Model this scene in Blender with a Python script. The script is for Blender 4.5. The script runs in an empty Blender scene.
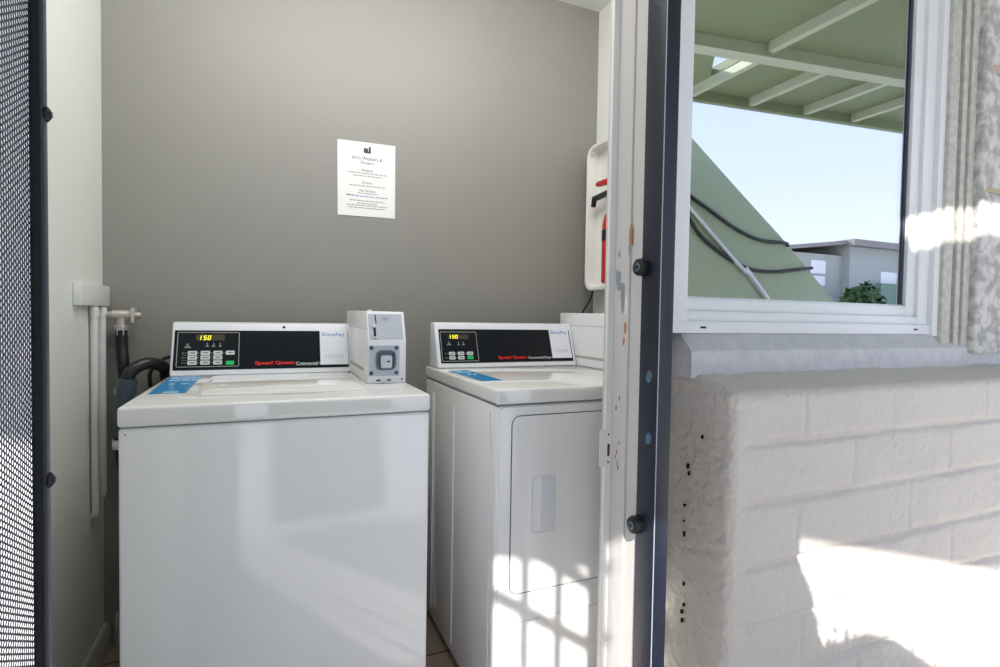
import bpy, bmesh, math, random
import numpy as np
from mathutils import Vector, Matrix, noise

random.seed(4)
SC = bpy.context.scene
COL = SC.collection

# ------------------------------------------------------------------ camera
CAM_H = 1.11
cd = bpy.data.cameras.new('camera')
cam = bpy.data.objects.new('camera', cd)
COL.objects.link(cam)
cd.sensor_width = 36.0
cd.lens = 533.386 * 36.0 / 1000.0
cd.clip_start = 0.02
cam.matrix_world = (Matrix.Translation((0, 0, CAM_H)) @ Matrix.Rotation(-0.4084, 4, 'Z')
                    @ Matrix.Rotation(math.pi / 2 - 0.0299, 4, 'X') @ Matrix.Rotation(0.0163, 4, 'Z'))
SC.camera = cam

# ------------------------------------------------------------------ light and exposure
SC.view_settings.view_transform = 'Standard'
SC.view_settings.look = 'None'
SC.view_settings.exposure = 0.28
SC.view_settings.gamma = 1.0
SC.view_settings.use_curve_mapping = False

world = bpy.data.worlds.new('sky')
SC.world = world
world.use_nodes = True
wn = world.node_tree
for n in list(wn.nodes):
    wn.nodes.remove(n)
wo = wn.nodes.new('ShaderNodeOutputWorld')
wb = wn.nodes.new('ShaderNodeBackground')
wt = wn.nodes.new('ShaderNodeTexCoord')
ws = wn.nodes.new('ShaderNodeSeparateXYZ')
wr = wn.nodes.new('ShaderNodeValToRGB')
wn.links.new(wt.outputs['Generated'], ws.inputs[0])
wn.links.new(ws.outputs['Z'], wr.inputs[0])
wn.links.new(wr.outputs[0], wb.inputs[0])
wn.links.new(wb.outputs[0], wo.inputs[0])
wr.color_ramp.elements[0].position = 0.0
wr.color_ramp.elements[0].color = (0.74, 0.79, 0.92, 1)
wr.color_ramp.elements[1].position = 0.7
wr.color_ramp.elements[1].color = (0.36, 0.50, 0.86, 1)
el = wr.color_ramp.elements.new(0.22)
el.color = (0.57, 0.645, 0.90, 1)
wb.inputs[1].default_value = 1.65

SUN_DIR = Vector((0.45, 0.9, -0.78)).normalized()
sd = bpy.data.lights.new('sun', 'SUN')
sd.energy = 7.0
sd.angle = math.radians(0.4)
sd.color = (1.0, 0.96, 0.92)
sun = bpy.data.objects.new('sun', sd)
COL.objects.link(sun)
sun.rotation_euler = SUN_DIR.to_track_quat('-Z', 'Y').to_euler()
sun.location = (-3, -6, 6)

# fill light added to brighten the laundry room, no visible fitting
ld = bpy.data.lights.new('room_fill_light', 'AREA')
ld.energy = 12.5
ld.shape = 'RECTANGLE'
ld.size = 1.3
ld.size_y = 0.35
ld.color = (1.0, 0.985, 0.965)
lamp = bpy.data.objects.new('room_fill_light', ld)
COL.objects.link(lamp)
lamp.location = (0.40, 1.24, 2.40)
lamp.rotation_euler = (math.radians(42), 0, 0)


# ------------------------------------------------------------------ materials
def srgb(r, g, b):
    f = lambda c: (c / 255 / 12.92) if c / 255 <= 0.04045 else ((c / 255 + 0.055) / 1.055) ** 2.4
    return (f(r), f(g), f(b), 1)


def mat(name, col, rough=0.5, metal=0.0, var=0.0, scale=8.0, bump=0.0, bscale=60.0, coat=0.0, emit=None, estr=0.0, spec=0.5, crisp=0.0):
    m = bpy.data.materials.new(name)
    m.use_nodes = True
    nt = m.node_tree
    p = nt.nodes['Principled BSDF']
    p.inputs['Base Color'].default_value = col
    p.inputs['Roughness'].default_value = rough
    p.inputs['Metallic'].default_value = metal
    p.inputs['Coat Weight'].default_value = coat
    p.inputs['Specular IOR Level'].default_value = spec
    p.inputs['Coat Roughness'].default_value = 0.06
    tc = nt.nodes.new('ShaderNodeTexCoord')
    if var > 0:
        nz = nt.nodes.new('ShaderNodeTexNoise')
        nz.inputs['Scale'].default_value = scale
        nz.inputs['Detail'].default_value = 5
        mx = nt.nodes.new('ShaderNodeMix')
        mx.data_type = 'RGBA'
        mx.inputs['A'].default_value = tuple(c * (1 - var) for c in col[:3]) + (1,)
        mx.inputs['B'].default_value = tuple(min(1, c * (1 + var)) for c in col[:3]) + (1,)
        nt.links.new(tc.outputs['Object'], nz.inputs['Vector'])
        if crisp > 0:
            mr = nt.nodes.new('ShaderNodeMapRange')
            mr.inputs['From Min'].default_value = 0.5 - crisp
            mr.inputs['From Max'].default_value = 0.5 + crisp
            nt.links.new(nz.outputs['Fac'], mr.inputs['Value'])
            nt.links.new(mr.outputs['Result'], mx.inputs['Factor'])
        else:
            nt.links.new(nz.outputs['Fac'], mx.inputs['Factor'])
        nt.links.new(mx.outputs['Result'], p.inputs['Base Color'])
    if bump > 0:
        nb = nt.nodes.new('ShaderNodeTexNoise')
        nb.inputs['Scale'].default_value = bscale
        nb.inputs['Detail'].default_value = 4
        bp = nt.nodes.new('ShaderNodeBump')
        bp.inputs['Strength'].default_value = bump
        bp.inputs['Distance'].default_value = 0.004
        nt.links.new(tc.outputs['Object'], nb.inputs['Vector'])
        nt.links.new(nb.outputs['Fac'], bp.inputs['Height'])
        nt.links.new(bp.outputs['Normal'], p.inputs['Normal'])
    if emit:
        p.inputs['Emission Color'].default_value = emit
        p.inputs['Emission Strength'].default_value = estr
    return m


M = {}
M['grey_wall'] = mat('grey_wall_paint', srgb(142, 140, 134), 0.5, var=0.03, scale=2, bump=0.06, bscale=90)
M['left_wall'] = mat('white_wall_paint', srgb(232, 234, 227), 0.45, var=0.02, scale=2, bump=0.12, bscale=30)
M['white_wall'] = mat('white_gloss_wall_paint', srgb(232, 232, 226), 0.5, var=0.02, bump=0.1)
M['ceiling'] = mat('ceiling_paint', srgb(235, 235, 230), 0.6, var=0.02)
M['jamb'] = mat('jamb_paint', srgb(210, 206, 203), 0.4, var=0.04, scale=14, bump=0.15, bscale=40)
M['jamb_clean'] = mat('jamb_clean_paint', srgb(238, 238, 236), 0.35, bump=0.05)
M['wood_chip'] = mat('bare_wood_chip', srgb(190, 128, 84), 0.7, var=0.25, scale=60)
M['grey_chip'] = mat('old_grey_paint_chip', srgb(150, 154, 158), 0.6, var=0.1)
M['rust'] = mat('rusty_hole', srgb(92, 58, 44), 0.8, var=0.4, scale=200)
M['base_grey'] = mat('baseboard_paint', srgb(176, 174, 166), 0.5, var=0.05)
M['enamel'] = mat('white_appliance_enamel', srgb(243, 242, 240), 0.10, var=0.01, scale=3, spec=0.8)
M['enamel_top'] = mat('white_appliance_top_enamel', srgb(238, 237, 233), 0.05, spec=0.9)
M['console'] = mat('white_console_plastic', srgb(226, 228, 233), 0.3)
M['seam'] = mat('dark_gasket', srgb(70, 72, 78), 0.6)
M['seam_light'] = mat('grey_seam', srgb(128, 129, 132), 0.6)
M['fascia'] = mat('black_console_fascia', srgb(20, 24, 30), 0.25, spec=0.2)
M['line'] = mat('pale_keypad_outline', srgb(190, 192, 192), 0.4)
M['key'] = mat('pale_grey_key', srgb(206, 208, 208), 0.4)
M['key_text'] = mat('dark_key_print', srgb(90, 92, 96), 0.5)
M['key_green'] = mat('green_start_key', srgb(18, 190, 104), 0.4)
M['display'] = mat('brown_display_window', srgb(72, 64, 52), 0.2)
M['digit'] = mat('lit_yellow_digits', srgb(240, 226, 30), 0.4, emit=(1.0, 0.84, 0.03, 1), estr=0.75)
M['icon'] = mat('dim_icon_print', srgb(120, 124, 124), 0.5)
M['red'] = mat('red_brand_lettering', srgb(224, 22, 20), 0.4)
M['silver_text'] = mat('silver_lettering', srgb(232, 235, 238), 0.4)
M['sticker'] = mat('white_payment_sticker', srgb(224, 226, 232), 0.35)
M['sticker_blue'] = mat('blue_sticker_print', srgb(98, 142, 196), 0.4)
M['sticker_grey'] = mat('grey_sticker_print', srgb(168, 172, 190), 0.4)
M['blue_label'] = mat('blue_lid_label', srgb(20, 140, 200), 0.25, var=0.05)
M['label_white'] = mat('label_white_print', srgb(170, 215, 238), 0.3)
M['hole'] = mat('black_hole', srgb(14, 14, 16), 0.6)
M['coin_enamel'] = mat('coin_box_enamel', srgb(236, 236, 238), 0.3)
M['coin_plate'] = mat('brushed_coin_plate', srgb(196, 200, 212), 0.35, metal=0.35)
M['steel'] = mat('bright_steel', srgb(210, 213, 218), 0.38, metal=0.6)
M['steel_dark'] = mat('dark_steel', srgb(112, 124, 134), 0.3, metal=0.8)
M['navy'] = mat('navy_post_enamel', srgb(25, 30, 48), 0.36, var=0.08, scale=40, bump=0.25, bscale=220)
M['door_navy'] = mat('dark_slate_door_enamel', srgb(66, 74, 86), 0.38, var=0.06, scale=30)
M['mesh'] = mat('navy_perforated_sheet', srgb(52, 56, 72), 0.4)
M['rubber'] = mat('black_rubber', srgb(24, 26, 34), 0.4)
M['blot'] = mat('blue_paint_blot', srgb(74, 108, 136), 0.35, var=0.3, scale=120)
M['scratch'] = mat('scratched_edge', srgb(170, 176, 188), 0.5)
M['vinyl'] = mat('white_vinyl', srgb(240, 240, 240), 0.3)
M['vinyl_dark'] = mat('dark_glazing_bead', srgb(46, 52, 70), 0.3)
M['shade_green'] = mat('closed_green_roller_shade', srgb(104, 120, 92), 0.8)
M['brick'] = mat('painted_block', srgb(219, 210, 200), 0.55, var=0.035, scale=9, bump=0.6, bscale=110)
M['pit'] = mat('black_pit', srgb(18, 17, 17), 0.9)
M['sill'] = mat('painted_sill', srgb(214, 212, 214), 0.5, var=0.06, scale=28, bump=0.6, bscale=70, crisp=0.15)
M['casing'] = mat('weathered_casing', srgb(200, 196, 186), 0.6, var=0.10, scale=45, bump=0.3, bscale=50, crisp=0.12)
M['casing_groove'] = mat('brown_crevice', srgb(120, 106, 92), 0.9, var=0.4, scale=70, crisp=0.1)
M['rough_block'] = mat('peeling_block', srgb(200, 196, 191), 0.8, var=0.24, scale=30, bump=0.9, bscale=90, crisp=0.10)
M['tan_mortar'] = mat('tan_mortar', srgb(196, 176, 152), 0.9, var=0.1, scale=60)
M['stucco'] = mat('white_stucco', srgb(222, 222, 220), 0.7, var=0.03, bump=0.3)
M['pipe'] = mat('white_painted_pipe', srgb(222, 223, 220), 0.4, var=0.05, scale=50)
M['brass'] = mat('dull_nickel_valve', srgb(208, 202, 192), 0.35, metal=0.6, var=0.15, scale=90)
M['hose'] = mat('black_hose', srgb(20, 21, 23), 0.35)
M['hose_slate'] = mat('slate_hose_cuff', srgb(62, 76, 86), 0.4, var=0.08, scale=60)
M['paper'] = mat('white_paper', srgb(236, 236, 234), 0.7)
M['ink'] = mat('black_ink', srgb(62, 62, 66), 0.7)
M['ink_light'] = mat('fine_print_ink', srgb(160, 160, 162), 0.7)
M['ink_link'] = mat('blue_link_ink', srgb(140, 146, 190), 0.7)
M['tray'] = mat('white_moulded_plastic', srgb(232, 232, 226), 0.35)
M['ext_red'] = mat('extinguisher_red', srgb(196, 26, 22), 0.3, coat=0.3)
M['ext_black'] = mat('extinguisher_black', srgb(32, 34, 36), 0.4)
M['ground'] = mat('concrete_paving', srgb(210, 206, 201), 0.8, var=0.08, scale=5, bump=0.2)
M['deck'] = mat('pale_green_soffit', srgb(140, 150, 116), 0.7, var=0.03)
M['beam'] = mat('pale_beam_paint', srgb(196, 202, 178), 0.6, var=0.03)
M['stair'] = mat('green_stair_paint', srgb(168, 182, 156), 0.6, var=0.04, scale=1.5)
M['far_wall'] = mat('far_house_wall', srgb(176, 178, 170), 0.8, var=0.05)
M['far_green'] = mat('far_house_green_wall', srgb(122, 146, 128), 0.8)
M['far_roof'] = mat('far_house_roof', srgb(150, 142, 138), 0.8)
M['foliage'] = mat('green_foliage', srgb(70, 98, 52), 0.7, var=0.3, scale=12)


def tile_material():
    m = bpy.data.materials.new('brown_floor_tile')
    m.use_nodes = True
    nt = m.node_tree
    p = nt.nodes['Principled BSDF']
    p.inputs['Roughness'].default_value = 0.45
    tc = nt.nodes.new('ShaderNodeTexCoord')
    mp = nt.nodes.new('ShaderNodeMapping')
    mp.inputs['Location'].default_value = (0.16, -0.038, 0)
    br = nt.nodes.new('ShaderNodeTexBrick')
    br.offset = 0.0
    br.inputs['Color1'].default_value = srgb(158, 140, 124)
    br.inputs['Color2'].default_value = srgb(148, 131, 117)
    br.inputs['Mortar'].default_value = srgb(70, 62, 56)
    br.inputs['Scale'].default_value = 1.0
    br.inputs['Brick Width'].default_value = 0.335
    br.inputs['Row Height'].default_value = 0.335
    br.inputs['Mortar Size'].default_value = 0.004
    nt.links.new(tc.outputs['Object'], mp.inputs[0])
    nt.links.new(mp.outputs[0], br.inputs['Vector'])
    nt.links.new(br.outputs['Color'], p.inputs['Base Color'])
    return m


M['tile'] = tile_material()


def glass_material():
    """reflective tinted window glass: mostly mirror, the rest lets the shade behind show through"""
    m = bpy.data.materials.new('reflective_window_glass')
    m.use_nodes = True
    nt = m.node_tree
    for n in list(nt.nodes):
        nt.nodes.remove(n)
    o = nt.nodes.new('ShaderNodeOutputMaterial')
    g = nt.nodes.new('ShaderNodeBsdfGlossy')
    g.inputs['Roughness'].default_value = 0.0
    g.inputs['Color'].default_value = (0.94, 0.95, 0.98, 1)
    t = nt.nodes.new('ShaderNodeBsdfTransparent')
    t.inputs['Color'].default_value = (0.75, 0.86, 0.76, 1)
    mx = nt.nodes.new('ShaderNodeMixShader')
    mx.inputs[0].default_value = 0.68
    nt.links.new(t.outputs[0], mx.inputs[1])
    nt.links.new(g.outputs[0], mx.inputs[2])
    nt.links.new(mx.outputs[0], o.inputs[0])
    return m


M['glass'] = glass_material()


# ------------------------------------------------------------------ mesh builder
class MB:
    def __init__(s):
        s.v, s.f, s.mi, s.xf = [], [], [], None

    def add(s, verts, faces, mi=0):
        b = len(s.v)
        for v in verts:
            v = Vector(v)
            s.v.append(s.xf @ v if s.xf else v)
        for f in faces:
            s.f.append([b + i for i in f])
            s.mi.append(mi)
        return s

    def addbm(s, bm, mi=0):
        bm.verts.index_update()
        s.add([v.co.copy() for v in bm.verts], [[v.index for v in f.verts] for f in bm.faces], mi)
        bm.free()
        return s

    def box(s, x0, x1, y0, y1, z0, z1, bev=0.0, seg=2, mi=0):
        bm = bmesh.new()
        bmesh.ops.create_cube(bm, size=1)
        for v in bm.verts:
            v.co = Vector(((x0 + x1) / 2 + v.co.x * (x1 - x0), (y0 + y1) / 2 + v.co.y * (y1 - y0),
                           (z0 + z1) / 2 + v.co.z * (z1 - z0)))
        if bev > 0:
            bmesh.ops.bevel(bm, geom=list(bm.edges), offset=bev, segments=seg, affect='EDGES', profile=0.5)
        return s.addbm(bm, mi)

    def prism(s, poly, axis, a, b, bev=0.0, seg=2, mi=0):
        """poly of 2D points extruded along axis ('x': (y,z), 'y': (x,z), 'z': (x,y))"""
        def P(p, t):
            return {'x': (t, p[0], p[1]), 'y': (p[0], t, p[1]), 'z': (p[0], p[1], t)}[axis]
        bm = bmesh.new()
        A = [bm.verts.new(P(p, a)) for p in poly]
        B = [bm.verts.new(P(p, b)) for p in poly]
        n = len(poly)
        bm.faces.new(A)
        bm.faces.new(B[::-1])
        for i in range(n):
            bm.faces.new((A[i], B[i], B[(i + 1) % n], A[(i + 1) % n]))
        bmesh.ops.recalc_face_normals(bm, faces=list(bm.faces))
        if bev > 0:
            bmesh.ops.bevel(bm, geom=list(bm.edges), offset=bev, segments=seg, affect='EDGES', profile=0.5)
        return s.addbm(bm, mi)

    def tube(s, pts, r, n=14, smooth=0, caps=True, mi=0):
        pts = [Vector(p) for p in pts]
        if smooth:
            out = []
            for i in range(len(pts) - 1):
                p0 = pts[max(i - 1, 0)]; p1 = pts[i]; p2 = pts[i + 1]; p3 = pts[min(i + 2, len(pts) - 1)]
                for k in range(smooth):
                    t = k / smooth
                    out.append(0.5 * ((2 * p1) + (p2 - p0) * t + (2 * p0 - 5 * p1 + 4 * p2 - p3) * t * t
                                      + (3 * p1 - p0 - 3 * p2 + p3) * t ** 3))
            out.append(pts[-1])
            pts = out
        rr = r if isinstance(r, (list, tuple)) else [r] * len(pts)
        if len(rr) != len(pts):
            rr = list(np.interp(np.linspace(0, 1, len(pts)), np.linspace(0, 1, len(rr)), rr))
        up = None
        V, F = [], []
        for i, p in enumerate(pts):
            d = (pts[min(i + 1, len(pts) - 1)] - pts[max(i - 1, 0)]).normalized()
            if up is None:
                up = Vector((0, 0, 1)) if abs(d.z) < 0.9 else Vector((0, 1, 0))
            a = d.cross(up).normalized()
            up = a.cross(d).normalized()
            for k in range(n):
                t = 2 * math.pi * k / n
                V.append(p + (a * math.cos(t) + up * math.sin(t)) * rr[i])
        for i in range(len(pts) - 1):
            for k in range(n):
                k2 = (k + 1) % n
                F.append((i * n + k, i * n + k2, (i + 1) * n + k2, (i + 1) * n + k))
        if caps:
            F.append(tuple(range(n))[::-1])
            F.append(tuple((len(pts) - 1) * n + k for k in range(n)))
        return s.add(V, F, mi)

    def plate(s, fr, u0, u1, v0, v1, w0, w1, rad=0.0, mi=0, nseg=4):
        """rounded rectangle in a frame fr=(O,U,V,N), from height w0 to w1 above the frame's plane"""
        O, U, V, N = fr
        pts = []
        if rad > 0:
            for cx, cy, a0 in ((u1 - rad, v1 - rad, 0), (u0 + rad, v1 - rad, 90), (u0 + rad, v0 + rad, 180), (u1 - rad, v0 + rad, 270)):
                for k in range(nseg + 1):
                    t = math.radians(a0 + 90 * k / nseg)
                    pts.append((cx + rad * math.cos(t), cy + rad * math.sin(t)))
        else:
            pts = [(u1, v1), (u0, v1), (u0, v0), (u1, v0)]
        return s.flat(fr, pts, w0, w1, mi)

    def flat(s, fr, pts, w0, w1, mi=0):
        O, U, V, N = fr
        n = len(pts)
        a = [O + U * p[0] + V * p[1] + N * w0 for p in pts]
        b = [O + U * p[0] + V * p[1] + N * w1 for p in pts]
        F = [tuple(range(n))[::-1], tuple(range(n, 2 * n))]
        for i in range(n):
            j = (i + 1) % n
            F.append((i, j, n + j, n + i))
        return s.add(a + b, F, mi)

    def ring(s, fr, u0, u1, v0, v1, t, w0, w1, rad=0.003, mi=0, nseg=3):
        O, U, V, N = fr

        def rr(u0, u1, v0, v1, rad):
            pts = []
            for cx, cy, a0 in ((u1 - rad, v1 - rad, 0), (u0 + rad, v1 - rad, 90), (u0 + rad, v0 + rad, 180), (u1 - rad, v0 + rad, 270)):
                for k in range(nseg + 1):
                    a = math.radians(a0 + 90 * k / nseg)
                    pts.append((cx + rad * math.cos(a), cy + rad * math.sin(a)))
            return pts
        o = rr(u0, u1, v0, v1, rad + t)
        i_ = rr(u0 + t, u1 - t, v0 + t, v1 - t, rad)
        n = len(o)
        P = lambda p, w: O + U * p[0] + V * p[1] + N * w
        vs = [P(p, w0) for p in o] + [P(p, w1) for p in o] + [P(p, w1) for p in i_] + [P(p, w0) for p in i_]
        F = []
        for k in range(n):
            j = (k + 1) % n
            for a, b in ((0, 1), (1, 2), (2, 3), (3, 0)):
                F.append((a * n + k, a * n + j, b * n + j, b * n + k))
        return s.add(vs, F, mi)

    def disc(s, fr, u, v, r, w0, w1, n=20, mi=0):
        return s.flat(fr, [(u + r * math.cos(2 * math.pi * k / n), v + r * math.sin(2 * math.pi * k / n)) for k in range(n)], w0, w1, mi)

    def text(s, fr, string, u, v, width=None, height=None, w0=0.0, w1=0.0003, mi=0, shear=0.0, bold=0.0):
        """string centred on (u, v), scaled to width x height (metres)"""
        key = (string, shear, bold)
        if key not in TXT:
            c = bpy.data.curves.new('lettering', 'FONT')
            c.body = string
            c.size = 1.0
            c.shear = shear
            c.offset = bold
            c.resolution_u = 3
            o = bpy.data.objects.new('lettering', c)
            COL.objects.link(o)
            dg = bpy.context.evaluated_depsgraph_get()
            me = o.evaluated_get(dg).to_mesh()
            TXT[key] = ([(p.co.x, p.co.y) for p in me.vertices], [list(q.vertices) for q in me.polygons])
            o.evaluated_get(dg).to_mesh_clear()
            bpy.data.objects.remove(o)
            bpy.data.curves.remove(c)
        pts, faces = TXT[key]
        xs = [p[0] for p in pts]; ys = [p[1] for p in pts]
        w = max(xs) - min(xs); h = max(ys) - min(ys)
        sx = width / w if width else height / h
        sy = height / h if height else sx
        cx = (max(xs) + min(xs)) / 2; cy = (max(ys) + min(ys)) / 2
        O, U, V, N = fr
        s.add([O + U * (u + (p[0] - cx) * sx) + V * (v + (p[1] - cy) * sy) + N * w1 for p in pts], faces, mi)
        return s


TXT = {}
ORG = {}          # world origin of every object that has children


def obj(name, mb, mats, parent=None, smooth=True, angle=40, local=False):
    me = bpy.data.meshes.new(name)
    o = bpy.data.objects.new(name, me)
    COL.objects.link(o)
    off = Vector((0, 0, 0))
    if parent is not None:
        o.parent = parent
        off = ORG[parent.name]
        ORG[o.name] = off.copy()
    else:
        # origin at the base of the mesh
        xs = [v.x for v in mb.v]; ys = [v.y for v in mb.v]; zs = [v.z for v in mb.v]
        off = Vector(((min(xs) + max(xs)) / 2, (min(ys) + max(ys)) / 2, min(zs)))
        o.location = off
        ORG[o.name] = off.copy()
    if local:
        off = Vector((0, 0, 0))
    me.from_pydata([tuple(v - off) for v in mb.v], [], mb.f)
    if not isinstance(mats, (list, tuple)):
        mats = [mats]
    for m in mats:
        me.materials.append(m)
    if len(mats) > 1:
        me.polygons.foreach_set('material_index', mb.mi)
    if smooth:
        me.polygons.foreach_set('use_smooth', [True] * len(me.polygons))
        me.set_sharp_from_angle(angle=math.radians(angle))
    me.update()
    return o


def thing(name, label, cat, loc, group=None, rotz=0.0):
    e = bpy.data.objects.new(name, None)
    e.empty_display_size = 0.1
    COL.objects.link(e)
    e.location = loc
    e.rotation_euler = (0, 0, rotz)
    ORG[e.name] = Vector(loc)
    e['label'] = label
    e['category'] = cat
    if group:
        e['group'] = group
    return e


def tag(o, label, cat, group=None, kind=None):
    o['label'] = label
    o['category'] = cat
    if group:
        o['group'] = group
    if kind:
        o['kind'] = kind
    return o


def struct(name, mb, mats, label, cat, **k):
    return tag(obj(name, mb, mats, **k), label, cat, kind='structure')


VX, VY, VZ = Vector((1, 0, 0)), Vector((0, 1, 0)), Vector((0, 0, 1))


def front(x, y, z):
    """frame on a face that looks towards -Y"""
    return (Vector((x, y, z)), VX, VZ, -VY)


# ------------------------------------------------------------------ room shell
LW, RW, BW = -0.495, 1.3725, 2.095      # left wall, right wall, back wall
FW0, FW1 = 1.03, 1.15                   # front wall, outer and inner face
CEIL = 2.505
struct('floor', MB().box(LW - .1, RW + .1, FW0 + .02, BW + .1, -0.1, 0), M['tile'],
       'brown grey square floor tiles with dark grout between the machines', 'floor')
struct('wall_back', MB().box(LW - .12, RW + .12, BW, BW + .1, 0, CEIL), M['grey_wall'],
       'plain grey painted back wall behind the two machines', 'wall')
struct('wall_left', MB().box(LW - .12, LW, FW1, BW, 0, CEIL), M['left_wall'],
       'off white painted side wall at left of the washing machine', 'wall')
struct('wall_right', MB().box(RW, RW + .12, FW1, BW, 0, CEIL), M['white_wall'],
       'narrow visible strip of white side wall behind the extinguisher', 'wall')
struct('ceiling', MB().box(LW - .12, RW + .12, FW1, BW + .1, CEIL, CEIL + .1), M['ceiling'],
       'white ceiling edge at top above the grey wall', 'ceiling')
struct('baseboard_left', MB().prism([(LW, 0), (LW + .016, 0), (LW + .016, .075), (LW + .008, .085), (LW, .085)], 'y', FW1, BW, mi=0), M['base_grey'],
       'grey baseboard along the foot of the left wall', 'baseboard')
struct('baseboard_back', MB().box(LW + .03, RW, BW - .016, BW, 0, .115, bev=.004), M['base_grey'],
       'pale baseboard on the back wall beside the washing machine', 'baseboard')

# front wall around the doorway and the window
DL, DR = -0.322, 0.79
struct('wall_front', MB().prism([(-3.2, FW0), (DL, FW0), (DL - .066, FW1), (-3.2, FW1)], 'z', 0, 3.0).box(DL, 5.5, FW0, FW1, 2.5, 3.0)
       .box(DR, 0.90, FW0 + .05, FW1, 0, 2.5).box(DR, .88, FW0, FW0 + .06, 1.06, 2.5).box(0.90, 1.995, FW0 + .09, FW1, 0, 2.5).box(1.995, 5.5, FW0, FW1, 0, 2.5)
       .box(0.90, 1.995, FW0 + .05, FW0 + .09, 0, 1.079).box(0.90, 1.995, FW0, FW0 + .09, 2.42, 2.5),
       M['stucco'], 'white stuccoed front wall around the doorway', 'wall', smooth=False)


def blob(fr, u, v, ru, rv, w, n=11, mi=0, mb=None, seed=0):
    rnd = random.Random(seed)
    pts = []
    for k in range(n):
        a = 2 * math.pi * k / n
        q = rnd.uniform(0.6, 1.15)
        pts.append((u + ru * q * math.cos(a), v + rv * q * math.sin(a)))
    mb.flat(fr, pts, -0.0005, w, mi)


struct('door_jamb', MB().prism([(-.2905, .914), (-.2865, .914), (-.3175, FW0 + .02), (-.3225, FW0 + .02)], 'z', 0, 2.5), M['jamb_clean'],  # added strip that closes the sun gap beside the hinge
       'thin white jamb strip behind the hinge edge of the open mesh door', 'door jamb')

# right door jamb: reveal faces -X at x = JX, a stop faces -Y
JX = 0.756
jm = MB()
jm.box(JX, DR + .003, 1.008, 1.072, 0, 2.5, bev=.0015, seg=1)
jm.box(DR - .002, DR + .003, 1.07, FW1, 0, 2.5)
jm.box(JX + .005, DR + .003, .964, 1.008, 0, 2.5, bev=.001, seg=1)
jm.box(JX - .0180, JX + .002, 1.063, 1.072, 0, 2.5, bev=.002, seg=1, mi=1)
frj = (Vector((JX, 0, 0)), -VY, VZ, -VX)                      # u = -y
blob(frj, -1.006, 1.30, .006, .030, .0006, mi=2, mb=jm, seed=1)
blob(frj, -1.010, 1.268, .003, .012, .0005, mi=3, mb=jm, seed=11)
blob(frj, -1.048, 1.205, .009, .030, .0005, mi=3, mb=jm, seed=2)
blob(frj, -1.034, 1.186, .014, .012, .0006, mi=3, mb=jm, seed=3)
blob(frj, -1.046, 1.265, .005, .010, .0005, mi=3, mb=jm, seed=4)
blob(frj, -1.030, 1.155, .008, .030, .0005, mi=3, mb=jm, seed=5)
blob(frj, -1.016, 1.145, .006, .028, .0006, mi=1, mb=jm, seed=6)
blob(frj, -1.018, 1.09, .006, .018, .0006, mi=2, mb=jm, seed=7)
blob(frj, -1.022, 1.06, .004, .012, .0006, mi=2, mb=jm, seed=8)
for k in range(9):
    blob(frj, -1.03 - .018 * random.random(), .74 + .2 * random.random(), .0016, .006, .0005, n=7, mi=4, mb=jm, seed=20 + k)
jamb = struct('door_jamb', jm, [M['jamb'], M['jamb_clean'], M['wood_chip'], M['grey_chip'], M['rust']],
              'chipped white wooden door jamb right of the dryer', 'door jamb')
sp = MB()
frs = front(JX - .0190, 1.063, 0)
sp.plate((frs[0] + VX * 0, VX, VZ, -VY), -.014, .022, .757, .846, 0, .002, rad=.003)
sp.plate(frs, .007, .014, .782, .812, .0019, .0024, rad=.002, mi=1)
sp.plate(frs, .008, .012, .765, .770, .0019, .0024, rad=.001, mi=1)
sp.plate(frs, .008, .012, .832, .837, .0019, .0024, rad=.001, mi=1)
o = obj('strike_plate', sp, [M['jamb_clean'], M['rust']], jamb)
o['label'] = 'white painted strike plate with a rusty hole'

# ------------------------------------------------------------------ washing machine
WX0, WX1, WY0, WY1, WT = -0.2845, 0.3735, 1.295, 2.005, 0.915
washer = thing('washing_machine', 'white top loading washing machine with a silver coin box, nearest the left wall',
               'washing machine', ((WX0 + WX1) / 2, (WY0 + WY1) / 2, 0))
mb = MB().box(WX0 + .002, WX1 - .002, WY0 + .002, WY1, .02, .8702, bev=.007, seg=3)
mb.tube([(WX0 + .0145, WY0 + .0025, .858), (WX0 + .0145, WY0 + .0008, .858)], .0016, n=8, mi=1)
obj('cabinet', mb, [M['enamel'], M['seam']], washer)
o = obj('seam_gap', MB().box(WX0 + .006, WX1 - .006, WY0 + .006, WY1 - .01, .866, .874), M['seam_light'], washer)
top = obj('top_panel', MB().box(WX0, WX1, WY0, WY1, .872, WT, bev=.008, seg=4), M['enamel_top'], washer)
# lid: a raised panel with a dished front edge
lid = MB()
lid.prism([(-.145, 1.405), (-.02, 1.398), (.05, 1.392), (.12, 1.394), (.225, 1.400), (.240, 1.83), (-.150, 1.83)], 'z', WT - .004, WT + .0045, bev=.002)
lid.prism([(-.152, 1.40), (-.147, 1.40), (-.152, 1.84), (-.158, 1.84)], 'z', WT - .002, WT + .0012)
lid.prism([(.232, 1.395), (.238, 1.395), (.254, 1.84), (.247, 1.84)], 'z', WT - .002, WT + .0012)
lido = obj('lid', lid, M['enamel_top'], washer)
lg = MB()
lg.prism([(.00, 1.389), (.03, 1.384), (.10, 1.384), (.125, 1.391), (.10, 1.400), (.03, 1.400)], 'z', WT, WT + .0055, bev=.0015)
obj('finger_lip', lg, M['enamel_top'], lido)
for i in range(4):
    x = WX0 + .05 if i % 2 == 0 else WX1 - .05
    y = WY0 + .05 if i < 2 else WY1 - .05
    obj('levelling_foot', MB().tube([(x, y, 0), (x, y, .008), (x, y, .009), (x, y, .03)], [.02, .02, .01, .01], n=12), M['rubber'], washer)


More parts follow.
